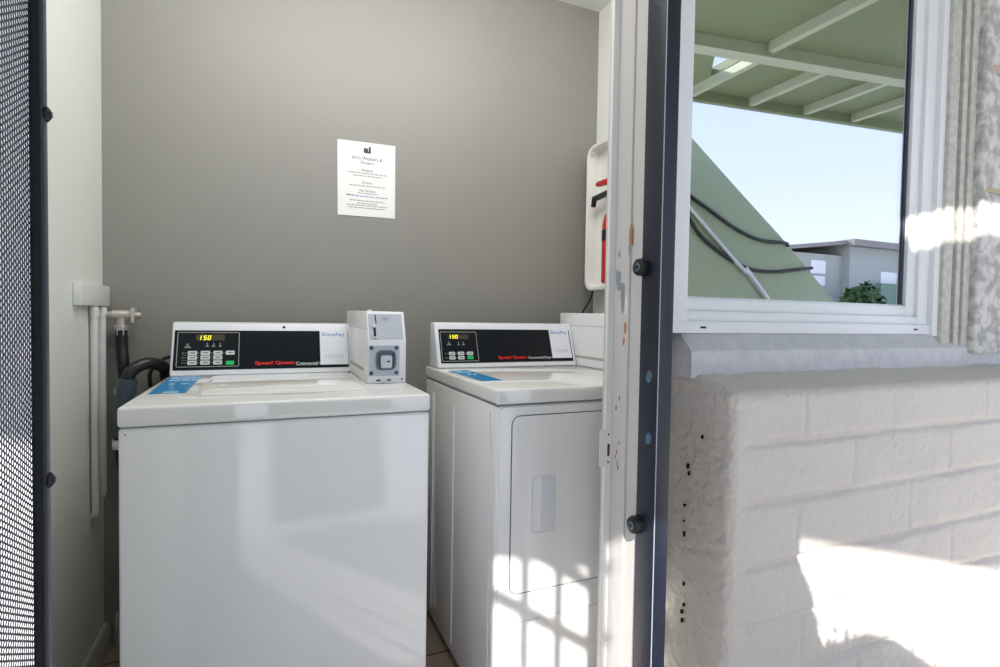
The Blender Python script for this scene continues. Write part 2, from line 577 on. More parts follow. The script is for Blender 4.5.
def blue_label(parent, pts, z, name='lid_label', rows=()):
    b = MB()
    fr = (Vector((0, 0, z)), VX, VY, VZ)
    b.flat(fr, pts, 0, .0006)
    for (u0, u1, v0, v1) in rows:
        b.flat(fr, [(u0, v0), (u1, v0), (u1, v1), (u0, v1)], .0006, .0009, mi=1)
    o = obj(name, b, [M['blue_label'], M['label_white']], parent, smooth=False)
    o['label'] = 'blue adhesive label with pale print'
    return o


rows = []
for v, hh, words in ((1.80, .016, ((.0, .018), (.022, .026), (.05, .022))), (1.745, .022, ((.0, .028), (.031, .02), (.054, .020))),
                     (1.66, .018, ((.012, .014), (.04, .016)))):
    for (u, w) in words:
        rows.append((-.262 + .002 + u, -.262 + .002 + u + w, v, v + hh))
rows.append((-.236, -.204, 1.489, 1.512))
blue_label(washer, [(-.264, 1.482), (-.186, 1.482), (-.186, 1.60), (-.192, 1.86), (-.272, 1.86), (-.266, 1.60)], WT + .0002, rows=rows)


# ---- consoles
def console_frame(base, topp, x0):
    b = Vector((x0, base[0], base[1]))
    V = (Vector((x0, topp[0], topp[1])) - b).normalized()
    return (b, VX, V, VX.cross(V))


def make_console(parent, x0, x1, yb, yt, z0, z1, yback, kind):
    fr = console_frame((yb, z0), (yt, z1), x0)
    mb = MB().prism([(yb, z0), (yt, z1), (yt + .008, z1 + .004), (yback - .006, z1 + .004), (yback, z1 - .006), (yback, z0)], 'x', x0, x1, bev=.006, seg=3)
    c = obj('control_console', mb, M['console'], parent)
    if kind == 'w':
        FA = (.008, .531, .018, .150)
        KP = (.0165, .190, .028, .1437)
        DS = (.0677, .1477, .1156, .136)
        DG = (.0915, .1245, .034, .0150)
        keys = [(.0467, .0722, .0675, .0805), (.0816, .1076, .0675, .0805), (.1172, .1422, .0675, .0805), (.1521, .1771, .0675, .0805),
                (.0467, .0722, .0520, .0650), (.0816, .1076, .0520, .0650), (.1172, .1422, .0520, .0650),
                (.0467, .0722, .0352, .0485), (.0816, .1076, .0352, .0485), (.1172, .1422, .0352, .0485), (.1530, .1765, .0334, .0465)]
        icons = [(.045, .100, .022), (.099, .1035, .010), (.1168, .1035, .011), (.1354, .1035, .010)]
        lines = [(.030, .142, .0663), (.030, .142, .0503)]
        BR = (.2967, .0362, .120, .0155)
        CM = (.3955, .0340, .0680, .0125, 'Commercial')
        CM2 = (.4365, .0340, .0060, .0110, 'W')
        ST = (.438, .5295, .0280, .1500)
    else:
        FA = (.0136, .562, .018, .148)
        KP = (.0189, .1592, .025, .1375)
        DS = (.0467, .1274, .1095, .1271)
        DG = (.068, .1185, .034, .0140)
        keys = [(.0458, .0688, .0482, .0606), (.0792, .1035, .0482, .0606), (.1150, .1385, .0482, .0606),
                (.0458, .0688, .0320, .0446), (.0792, .1035, .0320, .0446), (.1150, .1385, .0320, .0446)]
        icons = [(.049, .095, .020), (.086, .095, .010), (.1047, .095, .012)]
        lines = []
        BR = (.2975, .0354, .118, .0150)
        CM = (.4145, .0330, .101, .0125, 'Commercial Dryer')
        CM2 = None
        ST = (.4697, .558, .0310, .1495)
    f = MB().plate(fr, FA[0], FA[1], FA[2], FA[3], -.001, .0012, rad=.002)
    # printed icons and key captions belong to the fascia's surface
    for (u, v, w) in icons:
        f.flat(fr, [(u - w / 2, v - .009), (u + w / 2, v - .009), (u + w * .16, v - .001), (u - w * .16, v - .001)], .0011, .0014, mi=1)
        f.disc(fr, u, v + .0028, w * .15 if w > .015 else .0022, .0011, .0014, n=10, mi=1)
    for (u0, u1, v) in lines:
        f.plate(fr, u0, u1, v - .0005, v + .0005, .0011, .0014, mi=1)
    for (u0, u1, v0, v1) in keys[:-1]:
        f.plate(fr, u0 - .0075, u0 - .004, (v0 + v1) / 2 - .0015, (v0 + v1) / 2 + .0015, .0011, .0014, mi=1)
        if u0 < .05:
            f.plate(fr, u0 - .0165, u0 - .0095, (v0 + v1) / 2 - .0012, (v0 + v1) / 2 + .0012, .0011, .0014, mi=1)
    obj('fascia', f, [M['fascia'], M['icon']], c, smooth=False)
    obj('keypad_outline', MB().ring(fr, KP[0], KP[1], KP[2], KP[3], .0013, .0011, .0016, rad=.002), M['line'], c, smooth=False)
    d = MB().plate(fr, DS[0], DS[1], DS[2], DS[3], .0011, .0022, rad=.001)
    # seven-segment digits 1 5 0 leaning to the right
    seg = {'1': 'ef', '5': 'afgcd', '0': 'abcdef'}
    dw, dh, t = .0085, DG[3], .0022
    for k, ch in enumerate('150'):
        uu = DG[0] - .0165 + k * .0118
        vv = DG[1] - dh / 2
        for sname in seg[ch]:
            a = {'a': (0, dw, dh - t, dh), 'g': (0, dw, dh / 2 - t / 2, dh / 2 + t / 2), 'd': (0, dw, 0, t),
                 'f': (0, t, dh / 2, dh), 'e': (0, t, 0, dh / 2), 'b': (dw - t, dw, dh / 2, dh), 'c': (dw - t, dw, 0, dh / 2)}[sname]
            off = (dw - t) / 2 if ch == '1' else 0
            q = [(a[0], a[2]), (a[1], a[2]), (a[1], a[3]), (a[0], a[3])]
            d.flat(fr, [(uu + off + x + y * .16, vv + y) for x, y in q], .0021, .0026, mi=1)
    o = obj('display', d, [M['display'], M['digit']], c, smooth=False)
    o['label'] = 'display reading 150 in yellow digits'
    for k, (u0, u1, v0, v1) in enumerate(keys):
        green = k == len(keys) - 1
        kb = MB().plate(fr, u0, u1, v0, v1, .0011, .0024, rad=.0024)
        if not green:
            kb.plate(fr, u0 + .006, u1 - .005, (v0 + v1) / 2 - .0016, (v0 + v1) / 2 + .0016, .0023, .0026, mi=1)
        o = obj('key', kb, [M['key_green'] if green else M['key'], M['key_text']], c, smooth=False)
        if green:
            o['label'] = 'green start key'
    lt = MB().text(fr, 'Speed Queen', BR[0], BR[1], BR[2], BR[3], w1=.0018, bold=.03)
    o = obj('brand_lettering', lt, M['red'], c, smooth=False)
    o['label'] = 'red brand name lettering'
    lt = MB().text(fr, CM[4], CM[0], CM[1], CM[2], CM[3], w1=.0018)
    if CM2:
        lt.text(fr, CM2[4], CM2[0], CM2[1], CM2[2], CM2[3], w1=.0018)
    o = obj('model_lettering', lt, M['silver_text'], c, smooth=False)
    o['label'] = 'silver lettering beside the brand name'
    s_ = MB().plate(fr, ST[0], ST[1], ST[2], ST[3], .0011, .0020, rad=.001)
    uc = (ST[0] + ST[1]) / 2
    s_.text(fr, 'ShinePay', uc - .002, ST[3] - .0150, .076, .0175, w1=.0023, mi=1, bold=.012)
    s_.text(fr, '132333' if kind == 'w' else '132338', uc, ST[2] + .0300, .058, .0120, w1=.0023, mi=2)
    o = obj('payment_sticker', s_, [M['sticker'], M['sticker_blue'], M['sticker_grey']], c, smooth=False)
    o['label'] = 'white payment sticker with pale blue print'
    if kind == 'w':
        ct = MB().disc(fr, .3245, .1630, .0046, .0, .0012, mi=0)
        o = obj('plug_hole', ct, M['hole'], c)
        o['label'] = 'round black hole in the top strip'
    return c, fr


make_console(washer, -.279, .261, 1.877, 1.945, .915, 1.076, 2.0, 'w')


# ---- coin boxes
def make_coin_box(parent, x0, x1, yf, yb, z0, z1, detail=True):
    kz = z0 + .124
    yt = yf + .036
    mb = MB().prism([(yf, z0), (yf, kz), (yt, z1), (yb, z1 + .004), (yb, z0)], 'x', x0, x1, bev=.0035, seg=2)
    mb.tube([(x0 + .012, yf + .05, z1 - .002), (x0 + .012, yf + .05, z1 + .005)], .006, n=10)
    # pressed panel line and slot on the left side
    mb.box(x0 - .0004, x0 + .001, yf + .07, yb - .04, z0 + .030, z0 + .040, mi=1)
    mb.box(x0 - .0006, x0 + .001, yf + .06, yb - .06, z0 + .156, z0 + .158, mi=1)
    b = obj('coin_box', mb, [M['coin_enamel'], M['base_grey']], parent)
    frl = front(x0, yf, z0)
    w = x1 - x0
    b_ = Vector((x0, yf, kz)); V = (Vector((x0, yt, z1)) - b_).normalized()
    fru = (b_, VX, V, VX.cross(V))
    up = MB().plate(fru, .004, w - .008, .004, .082, -.001, .0012, rad=.002)
    up.ring(fru, .040, .066, .060, .074, .0006, .0011, .0014, rad=.005, mi=1)
    up.plate(fru, .046, .060, .0655, .0685, .0011, .0014, mi=1)
    obj('coin_plate', up, [M['coin_plate'], M['steel_dark']], b, smooth=False)
    sl = MB().flat(fru, [(.0245, .052), (.027, .052), (.0255, .078), (.023, .078)], .001, .0032)
    obj('coin_slot', sl, M['hole'], b, smooth=False)
    rt = MB().disc(fru, .019, .044, .0062, .001, .006).plate(fru, .017, .0235, .012, .040, .001, .0022, rad=.001, mi=1)
    rt.plate(fru, .011, .029, .006, .0095, .001, .0045, rad=.001, mi=0)
    obj('return_lever', rt, [M['steel'], M['hole']], b)
    pl = MB().plate(frl, .003, w - .020, .022, .110, -.001, .003, rad=.002)
    obj('lock_plate', pl, M['coin_plate'], b, smooth=False)
    rim = MB().ring(frl, .022, .078, .040, .096, .006, .002, .012, rad=.009)
    rim.plate(frl, .026, .074, .044, .092, .0025, .0034, rad=.009, mi=0)
    lockrim = obj('lock_housing', rim, M['steel_dark'], b)
    lc = MB().plate(frl, .034, .066, .046, .082, .003, .015, rad=.006).plate(frl, .051, .060, .0625, .0665, .0149, .0154, rad=.001, mi=1)
    obj('lock_cylinder', lc, [M['steel'], M['hole']], lockrim)
    for (u, v) in ((.009, .103), (w - .029, .103), (.009, .031), (w - .029, .031)):
        obj('screw', MB().disc(frl, u, v, .0062, .002, .0048, n=14).disc(frl, u, v, .003, .0047, .0051, n=6, mi=1), [M['steel_dark'], M['hole']], b)
    for u in (.030, .060):
        obj('vent_slot', MB().flat(frl, [(u - .007, .008), (u + .007, .008), (u + .004, .012), (u - .004, .012)], 0, .0012), M['hole'], b, smooth=False)
    obj('screw_hole', MB().disc(frl, w - .012, .012, .0025, 0, .0014, n=10), M['hole'], b, smooth=False)
    return b


make_coin_box(washer, .2565, .366, 1.532, 1.985, .915, 1.122)

# ------------------------------------------------------------------ dryer
DX0, DX1, DY0, DY1, DT = 0.537, 1.222, 1.255, 1.940, 0.925
dryer = thing('tumble_dryer', 'white front loading dryer with a square door, partly hidden by the door jamb',
              'dryer', ((DX0 + DX1) / 2, (DY0 + DY1) / 2, 0))
mb = MB().box(DX0 + .002, DX1 - .002, DY0 + .004, DY1, .022, .8818, bev=.012, seg=3)
# ribs pressed in the left side and the front's bottom seam
mb.box(DX0 - .0005, DX0 + .004, 1.295, 1.2965, .05, .86)
mb.box(DX0 - .0012, DX0 + .004, 1.60, 1.604, .06, .83)
mb.box(DX0 - .0012, DX0 + .004, 1.83, 1.834, .06, .84)
obj('cabinet', mb, M['enamel'], dryer)
obj('top_panel', MB().box(DX0, DX1, DY0, DY1, .884, DT, bev=.008, seg=4), M['enamel_top'], dryer)
obj('seam_gap', MB().box(DX0 + .006, DX1 - .006, DY0 + .009, DY1 - .01, .878, .886), M['seam_light'], dryer)
frd = front(0, DY0, 0)
fp = MB().plate(front(0, DY0 + .006, 0), DX0 + .010, DX1 - .010, .303, .876, 0, .006, rad=.012, nseg=5)
obj('front_panel', fp, M['enamel'], dryer)
obj('door_gasket', MB().ring(frd, .580, 1.185, .378, .8545, .004, -.001, .0008, rad=.022, nseg=6), M['seam'], dryer)
dd = obj('door', MB().plate(frd, .5825, 1.1825, .3815, .852, -.001, .0030, rad=.022, nseg=6), M['enamel'], dryer)
hd = MB().ring(frd, .640, .712, .535, .690, .003, .0025, .0050, rad=.004)
hd.plate(frd, .6705, .7075, .545, .684, .0025, .008, rad=.008, nseg=5)
hd.plate(frd, .646, .672, .542, .684, .0026, .0034, rad=.003, mi=1)
o = obj('door_handle', hd, [M['console'], M['enamel']], dd)
lp = MB().plate(front(0, DY0 + .006, 0), DX0 + .010, DX1 - .010, .035, .299, 0, .006, rad=.012, nseg=5)
obj('lower_panel', lp, M['enamel'], dryer)
for i in range(4):
    x = DX0 + .05 if i % 2 == 0 else DX1 - .05
    y = DY0 + .05 if i < 2 else DY1 - .05
    obj('levelling_foot', MB().tube([(x, y, 0), (x, y, .008), (x, y, .009), (x, y, .03)], [.02, .02, .01, .01], n=12), M['rubber'], dryer)
blue_label(dryer, [(.562, 1.43), (.630, 1.43), (.632, 1.44), (.632, 1.74), (.560, 1.74)], DT + .0002,
           rows=[(.57, .60, 1.70, 1.715), (.57, .62, 1.665, 1.68), (.585, .597, 1.60, 1.62), (.605, .617, 1.60, 1.62)])
make_console(dryer, .552, 1.128, 1.826, 1.885, .925, 1.085, 1.938, 'd')
make_coin_box(dryer, 1.129, 1.219, 1.50, 1.972, .925, 1.130)

# ------------------------------------------------------------------ paper notice
fn = front(.231, BW - .0015, 1.487)
pn = MB().flat(fn, [(.003, 0), (.219, .0025), (.2175, .2835), (0, .280)], -.001, .0008)
pn.text(fn, 'ai', .110, .254, .028, .026, w1=.0012, mi=1, bold=.05)
pn.text(fn, "Art's Washers &", .110, .2215, .114, .0135, w1=.0012, mi=1)
pn.text(fn, 'Dryers', .110, .2025, .047, .0155, w1=.0012, mi=1)
pn.text(fn, 'Washers', .110, .176, .044, .0105, w1=.0012, mi=1)
pn.text(fn, 'Dryers', .112, .128, .037, .0125, w1=.0012, mi=1)
pn.text(fn, 'For Service', .112, .0985, .058, .0095, w1=.0012, mi=1)


def fine(cu, v, w, seed, mi=2, h=.0034):
    rnd = random.Random(seed)
    u = cu - w / 2
    while u < cu + w / 2:
        ww = rnd.uniform(.008, .020)
        e = min(u + ww, cu + w / 2)
        pn.plate(fn, u, e, v - h / 2, v + h / 2, .0007, .0012, mi=mi)
        u = e + .0025


fine(.112, .164, .150, 1); fine(.112, .154, .110, 2)
fine(.112, .1165, .135, 3)
fine(.112, .088, .074, 4, mi=2)
fine(.048, .078, .026, 5, mi=1); fine(.126, .077, .125, 6, mi=3)
fine(.112, .060, .132, 7); fine(.112, .050, .075, 8); fine(.112, .042, .152, 9); fine(.112, .033, .138, 10)
tag(obj('paper_notice', pn, [M['paper'], M['ink'], M['ink_light'], M['ink_link']], smooth=False),
    'white printed sheet of laundry instructions stuck to the grey back wall', 'notice')

# ------------------------------------------------------------------ water pipes, valve and hoses at left
pt = MB().box(LW, LW + .022, 1.805, 2.088, 1.125, 1.190, bev=.003)
tag(obj('pipe_backing_board', pt, M['pipe']), 'small white painted board on the left wall above the pipes', 'board')


def pipe(x, y, zt, zb, label):
    t = thing('water_pipe', label, 'pipe', (x, y, zb), 'white water pipes on the left wall')
    obj('pipe_run', MB().tube([(x, y, zt), (x, y, zb + .02), (x - .003, y + .002, zb + .006), (x - .012, y + .010, zb)], .0100, n=16), M['pipe'], t)
    obj('coupling', MB().tube([(x, y, zt - .03), (x, y, zt - .002)], .0125, n=16), M['pipe'], t)
    return t


pipe(-.481, 1.948, 1.123, .485, 'white painted water pipe nearer the doorway, longer of the two on the left wall')
pipe(-.481, 2.030, 1.123, .520, 'white painted water pipe nearer the back corner, shorter of the two on the left wall')
vt = thing('water_valve', 'dull metal water valve beside the white board, feeding a black hose', 'valve', (-.435, 2.04, 1.05))
b = MB().tube([(-.478, 2.035, 1.098), (-.452, 2.035, 1.098)], .012, n=14).tube([(-.455, 2.036, 1.098), (-.395, 2.037, 1.098)], .0165, n=16)
b.tube([(-.432, 2.036, 1.098), (-.432, 2.036, 1.055)], [.0135, .0165, .0165, .0135], n=16)
b.tube([(-.432, 2.036, 1.066), (-.432, 2.036, 1.060)], .0215, n=16)
obj('valve_body', b, M['brass'], vt)
hb = MB().tube([(-.405, 2.037, 1.098), (-.378, 2.037, 1.098)], .010, n=12).box(-.404, -.394, 2.010, 2.062, 1.074, 1.122, bev=.003)
obj('valve_handle', hb, M['brass'], vt)
obj('hose_nut', MB().tube([(-.432, 2.036, 1.06), (-.432, 2.036, 1.035)], .018, n=6), M['steel'], vt)
tag(obj('supply_hose', MB().tube([(-.432, 2.036, 1.05), (-.431, 2.034, 1.0), (-.425, 2.02, .95), (-.420, 2.02, .90), (-.418, 2.025, .84), (-.416, 2.03, .76), (-.41, 2.04, .60)], .0175, smooth=6), M['hose']),
    'black water supply hose hanging from the metal valve', 'hose')
dt = thing('drain_hose', 'thick black drain hose arching over beside the washing machine', 'hose', (-.40, 1.93, .50))
obj('hose_arch', MB().tube([(-.392, 1.90, .885), (-.380, 1.905, .930), (-.343, 1.93, .952), (-.306, 1.965, .935), (-.303, 2.00, .895), (-.304, 2.03, .82), (-.32, 2.05, .7)], .0185, smooth=8), M['hose'], dt)
o = obj('hose_cuff', MB().tube([(-.388, 1.90, .908), (-.391, 1.90, .88), (-.402, 1.905, .80), (-.408, 1.91, .735)], [.0255, .0255, .021, .019], n=18)
        .box(-.4165, -.4155, 1.876, 1.880, .865, .884, mi=1), [M['hose_slate'], M['label_white']], dt)
o['label'] = 'slate grey cuff on the hose end'
obj('hose_tail', MB().tube([(-.408, 1.91, .76), (-.408, 1.915, .70), (-.398, 1.94, .60), (-.36, 2.0, .45)], .019, smooth=6), M['hose'], dt)
obj('hose_clamp', MB().tube([(-.408, 1.911, .728), (-.408, 1.914, .700)], .0225, n=16).box(-.424, -.406, 1.882, 1.90, .706, .722, bev=.002), M['steel'], dt)
tag(obj('power_cord', MB().tube([(-.285, 2.07, .955), (-.31, 2.065, .96), (-.335, 2.06, .94), (-.36, 2.055, .90), (-.345, 2.06, .8)], .006, smooth=6, n=8), M['hose']),
    'thin black cord looping behind the drain hose', 'cord')

# ------------------------------------------------------------------ extinguisher on its tray
TX0, TX1 = 1.29, 1.3715
TY0, TY1, TZ0, TZ1 = 1.60, 2.045, 1.234, 1.868


def rrect(y0, y1, z0, z1, r, n=6):
    pts = []
    for cx, cy, a0 in ((y1 - r, z1 - r, 0), (y0 + r, z1 - r, 90), (y0 + r, z0 + r, 180), (y1 - r, z0 + r, 270)):
        for k in range(n + 1):
            a = math.radians(a0 + 90 * k / n)
            pts.append((cx + r * math.cos(a), cy + r * math.sin(a)))
    return pts


tr = MB()
loops = []
for (x, ins, r) in ((TX1, 0, .05), (TX0 + .004, 0, .05), (TX0, .004, .047), (TX0 + .002, .014, .040), (TX0 + .05, .022, .034), (TX0 + .055, .05, .02)):
    loops.append([Vector((x, p[0], p[1])) for p in rrect(TY0 + ins, TY1 - ins, TZ0 + ins, TZ1 - ins, r)])
n = len(loops[0])
V = [p for l in loops for p in l]
F = []
for i in range(len(loops) - 1):
    for k in range(n):
        j = (k + 1) % n
        F.append((i * n + k, i * n + j, (i + 1) * n + j, (i + 1) * n + k))
F.append(tuple((len(loops) - 1) * n + k for k in range(n)))
F.append(tuple(range(n))[::-1])
tr.add(V, F)
tr.tube([(TX0 + .004, TY1 - .03, TZ1 - .03), (TX0 + .02, TY1 - .03, TZ1 - .03)], .003, n=8)
tag(obj('extinguisher_tray', tr, M['tray']), 'white moulded tray with rounded corners on the right wall, holding the extinguisher', 'extinguisher holder')
ex = thing('fire_extinguisher', 'red fire extinguisher with black lever hanging in the white wall tray', 'fire extinguisher', (1.295, 1.838, 1.255))
EX, EY = 1.295, 1.838
obj('cylinder', MB().tube([(EX, EY, 1.258), (EX, EY, 1.264), (EX, EY, 1.50), (EX, EY, 1.535), (EX, EY, 1.555), (EX, EY, 1.57)],
                          [.040, .046, .046, .038, .024, .018], n=28), M['ext_red'], ex)
obj('cylinder_band', MB().tube([(EX, EY, 1.43), (EX, EY, 1.475)], .0475, n=28), M['ext_black'], ex)
obj('valve_head', MB().tube([(EX, EY, 1.565), (EX, EY, 1.62)], .017, n=14).box(EX - .012, EX + .012, EY - .05, EY + .03, 1.60, 1.63, bev=.004), M['ext_black'], ex)
o = obj('carry_lever', MB().prism([(EY - .04, 1.612), (EY + .03, 1.628), (EY + .142, 1.622), (EY + .150, 1.596), (EY + .156, 1.598), (EY + .150, 1.640), (EY + .03, 1.648), (EY - .04, 1.632)], 'x', EX - .011, EX + .011, bev=.002), M['ext_black'], ex)
o = obj('squeeze_handle', MB().prism([(EY - .03, 1.672), (EY + .115, 1.676), (EY + .125, 1.682), (EY + .125, 1.692), (EY + .115, 1.698), (EY - .03, 1.694)], 'x', EX - .011, EX + .011, bev=.003), M['ext_red'], ex)
obj('lever_pivot', MB().box(EX - .008, EX + .008, EY - .045, EY - .01, 1.61, 1.69, bev=.003), M['ext_red'], ex)
tag(obj('wall_cable', MB().tube([(1.345, 2.05, 1.26), (1.335, 2.06, 1.2), (1.30, 2.075, 1.13), (1.285, 2.08, 1.05), (1.285, 2.08, .9)], .004, smooth=6, n=8)
        .tube([(1.352, 1.93, 1.24), (1.355, 1.93, 1.15), (1.352, 1.95, .95)], .004, smooth=6, n=8), M['hose']),
    'thin black cables hanging below the white extinguisher tray', 'cable')

# ------------------------------------------------------------------ steel post of the security door
post = thing('steel_door_post', 'dark navy steel post standing between the white jamb and the window', 'door post', (.7745, .9315, 0))
PX0, PX1, PY0, PY1 = .756, .793, .900, .9635
pb = MB().box(PX0, PX1, PY0, PY1, 0, 2.5, bev=.002, seg=2)
pb.box(PX0 - .0004, PX0 + .0012, PY0 - .0004, PY0 + .0012, .02, 2.45, mi=1)
obj('post_tube', pb, [M['navy'], M['scratch']], post)
frp = (Vector((PX0, 0, 0)), -VY, VZ, -VX)
for k, (y, z) in enumerate(((.929, .987), (.926, .853))):
    bb = MB()
    bb.flat(frp, [(-y + .0095 * math.cos(a * math.pi / 10), z + .0125 * math.sin(a * math.pi / 10) + .003 * math.cos(a * math.pi / 10)) for a in range(20)], -.0005, .0012)
    o = obj('paint_blot', bb, M['blot'], post, smooth=False)
    o['label'] = 'small blue paint blot'
for z in (1.225, .655):
    o = obj('rubber_bumper', MB().tube([(PX0 + .004, .954, z), (PX0 - .012, .954, z), (PX0 - .018, .954, z), (PX0 - .020, .954, z)], [.0195, .0195, .018, .012], n=24)
            .tube([(PX0 - .0195, .954, z), (PX0 - .021, .954, z)], [.010, .008], n=16, mi=1)
            .tube([(PX0 - .0205, .954, z), (PX0 - .0218, .954, z)], [.0055, .005], n=12), [M['rubber'], M['steel_dark']], post)
    o['label'] = 'round black rubber bumper'

# ------------------------------------------------------------------ open mesh security door at left
HX, HY = -.2855, .900
door = thing('security_door', 'open dark steel security door with a perforated sheet, at left edge of the doorway', 'door', (HX, HY, 0.02), rotz=math.radians(-87.5))
# local x runs from the hinge to the free edge, local y is the door's thickness
DW, DH = .92, 2.10
fr_ = MB()
fr_.box(0, .015, -.002, .014, 0, DH, bev=.003).box(DW - .04, DW, -.002, .014, 0, DH, bev=.003)
fr_.box(.015, DW - .04, -.002, .014, 0, .05, bev=.003).box(.015, DW - .04, -.002, .014, DH - .05, DH, bev=.003)
obj('door_frame', fr_, M['door_navy'], door, local=True)
edge_strip = MB().box(.0145, .019, -.001, .010, .05, DH - .05)  # black strip painted in for the shaded near face of the stile
obj('shaded_edge_strip', edge_strip, M['hole'], door, local=True)


def perforated(x0, x1, z0, z1, pitch, r):
    """sheet with a staggered grid of six-sided holes"""
    dx = pitch * math.sqrt(3) / 2
    nc = int((x1 - x0) / dx)
    nr = int((z1 - z0) / pitch)
    V, F = [], []
    idx = {}

    def vert(x, z):
        k = (round(x * 20000), round(z * 20000))
        if k not in idx:
            idx[k] = len(V)
            V.append((x, 0, z))
        return idx[k]
    R = pitch / math.sqrt(3)
    ang = [math.radians(60 * k) for k in range(6)]
    for c in range(nc):
        cx = x0 + dx * (c + .7)
        for q in range(nr):
            cz = z0 + pitch * (q + .5 + (.5 if c % 2 else 0))
            o = [vert(cx + R * math.cos(a), cz + R * math.sin(a)) for a in ang]
            b = len(V)
            for a in ang:
                V.append((cx + r * math.cos(a), 0, cz + r * math.sin(a)))
            for k in range(6):
                j = (k + 1) % 6
                F.append((o[k], o[j], b + j, b + k))
    return V, F


V, F = perforated(.012, DW - .034, .05, DH - .05, .0082, .0034)
sheet = obj('perforated_sheet', MB().add(V, F), M['mesh'], door, smooth=False, local=True)
so = sheet.modifiers.new('thickness', 'SOLIDIFY')
so.thickness = .0007
so.offset = 0
for z in (1.348, .862):
    hk = MB().tube([(.009, .0135, z - .010), (.009, .0135, z - .006), (.009, .0135, z + .006), (.009, .0135, z + .010)], [.003, .006, .006, .003], n=14).tube([(.009, 0.010, z), (.009, .0205, z)], .0045, n=12)
    o = obj('hinge_knuckle', hk, M['rubber'], door, local=True)

# ------------------------------------------------------------------ window
win = MB()
WX_L, WX_R, WZ0, WZ1 = .882, 1.981, 1.079, 2.42
GX0, GX1, GZ0 = .955, 1.846, 1.168
# outer frame, proud flange at right, sash
win.box(WX_L, .949, 1.028, 1.10, WZ0, WZ1, bev=.002)
win.box(.945, .957, 1.038, 1.09, WZ0 + .04, WZ1, bev=.002)
win.box(WX_R - .034, WX_R, 1.018, 1.10, WZ0 - .006, WZ1, bev=.002)
win.box(GX1 + .050, WX_R - .032, 1.034, 1.10, WZ0 + .01, WZ1, bev=.0015)
win.box(GX1 + .008, GX1 + .052, 1.0455, 1.10, WZ0 + .05, WZ1, bev=.002)
win.box(WX_L, WX_R - .033, 1.026, 1.10, WZ0, WZ0 + .030, bev=.002)
win.box(GX0 - .02, WX_R - .033, 1.036, 1.10, WZ0 + .028, WZ0 + .056, bev=.002)
win.box(GX0 - .014, GX1 + .0085, 1.0462, 1.10, WZ0 + .054, GZ0, bev=.003)
win.box(GX0 - .004, GX1 + .012, 1.058, 1.10, GZ0 - .004, GZ0 + .004, bev=.001)
win.box(WX_L, WX_R, 1.028, 1.10, WZ1 - .05, WZ1, bev=.002)
# drain slots along the foot
win.box(.990, 1.008, 1.0252, 1.03, WZ0 + .012, WZ0 + .017, mi=1)
win.box(1.865, 1.885, 1.0252, 1.03, WZ0 + .012, WZ0 + .017, mi=1)
win.box(GX1 - .004, GX1 + .010, 1.056, 1.09, GZ0 + .004, WZ1 - .04, mi=2)
w1 = struct('window_1', win, [M['vinyl'], M['hole'], M['vinyl_dark']],
            'white vinyl window frame with reflective glass above the block wall', 'window')
gl = obj('window_glass', MB().box(GX0 - .006, GX1 + .004, 1.060, 1.064, GZ0 - .003, WZ1 - .04), M['glass'], w1, smooth=False)
rs = obj('roller_shade', MB().box(GX0 - .01, GX1 + .01, 1.094, 1.098, GZ0, WZ1 - .05), M['shade_green'], w1, smooth=False)

# sill
sl = MB().prism([(.995, .970), (.995, 1.036), (1.000, 1.041), (1.035, 1.079), (1.08, 1.079), (1.08, .970)], 'x', .935, 5.4, bev=.003)
struct('window_sill', sl, M['sill'], 'thick pale painted sill under the window', 'window sill')
cs = MB()
cs.box(1.974, 2.022, 1.006, 1.06, 1.045, 2.5, bev=.004)
cs.box(2.022, 2.036, 1.020, 1.06, 1.045, 2.5, mi=1)
cs.box(2.036, 2.062, 1.002, 1.06, 1.045, 2.5, bev=.004)
cs.box(2.062, 2.071, 1.014, 1.06, 1.045, 2.5, mi=1)
cs.box(2.071, 2.106, .998, 1.06, 1.045, 2.5, bev=.004)
struct('window_casing', cs, [M['casing'], M['casing_groove']], 'weathered grooved casing strip right of the window', 'window casing')


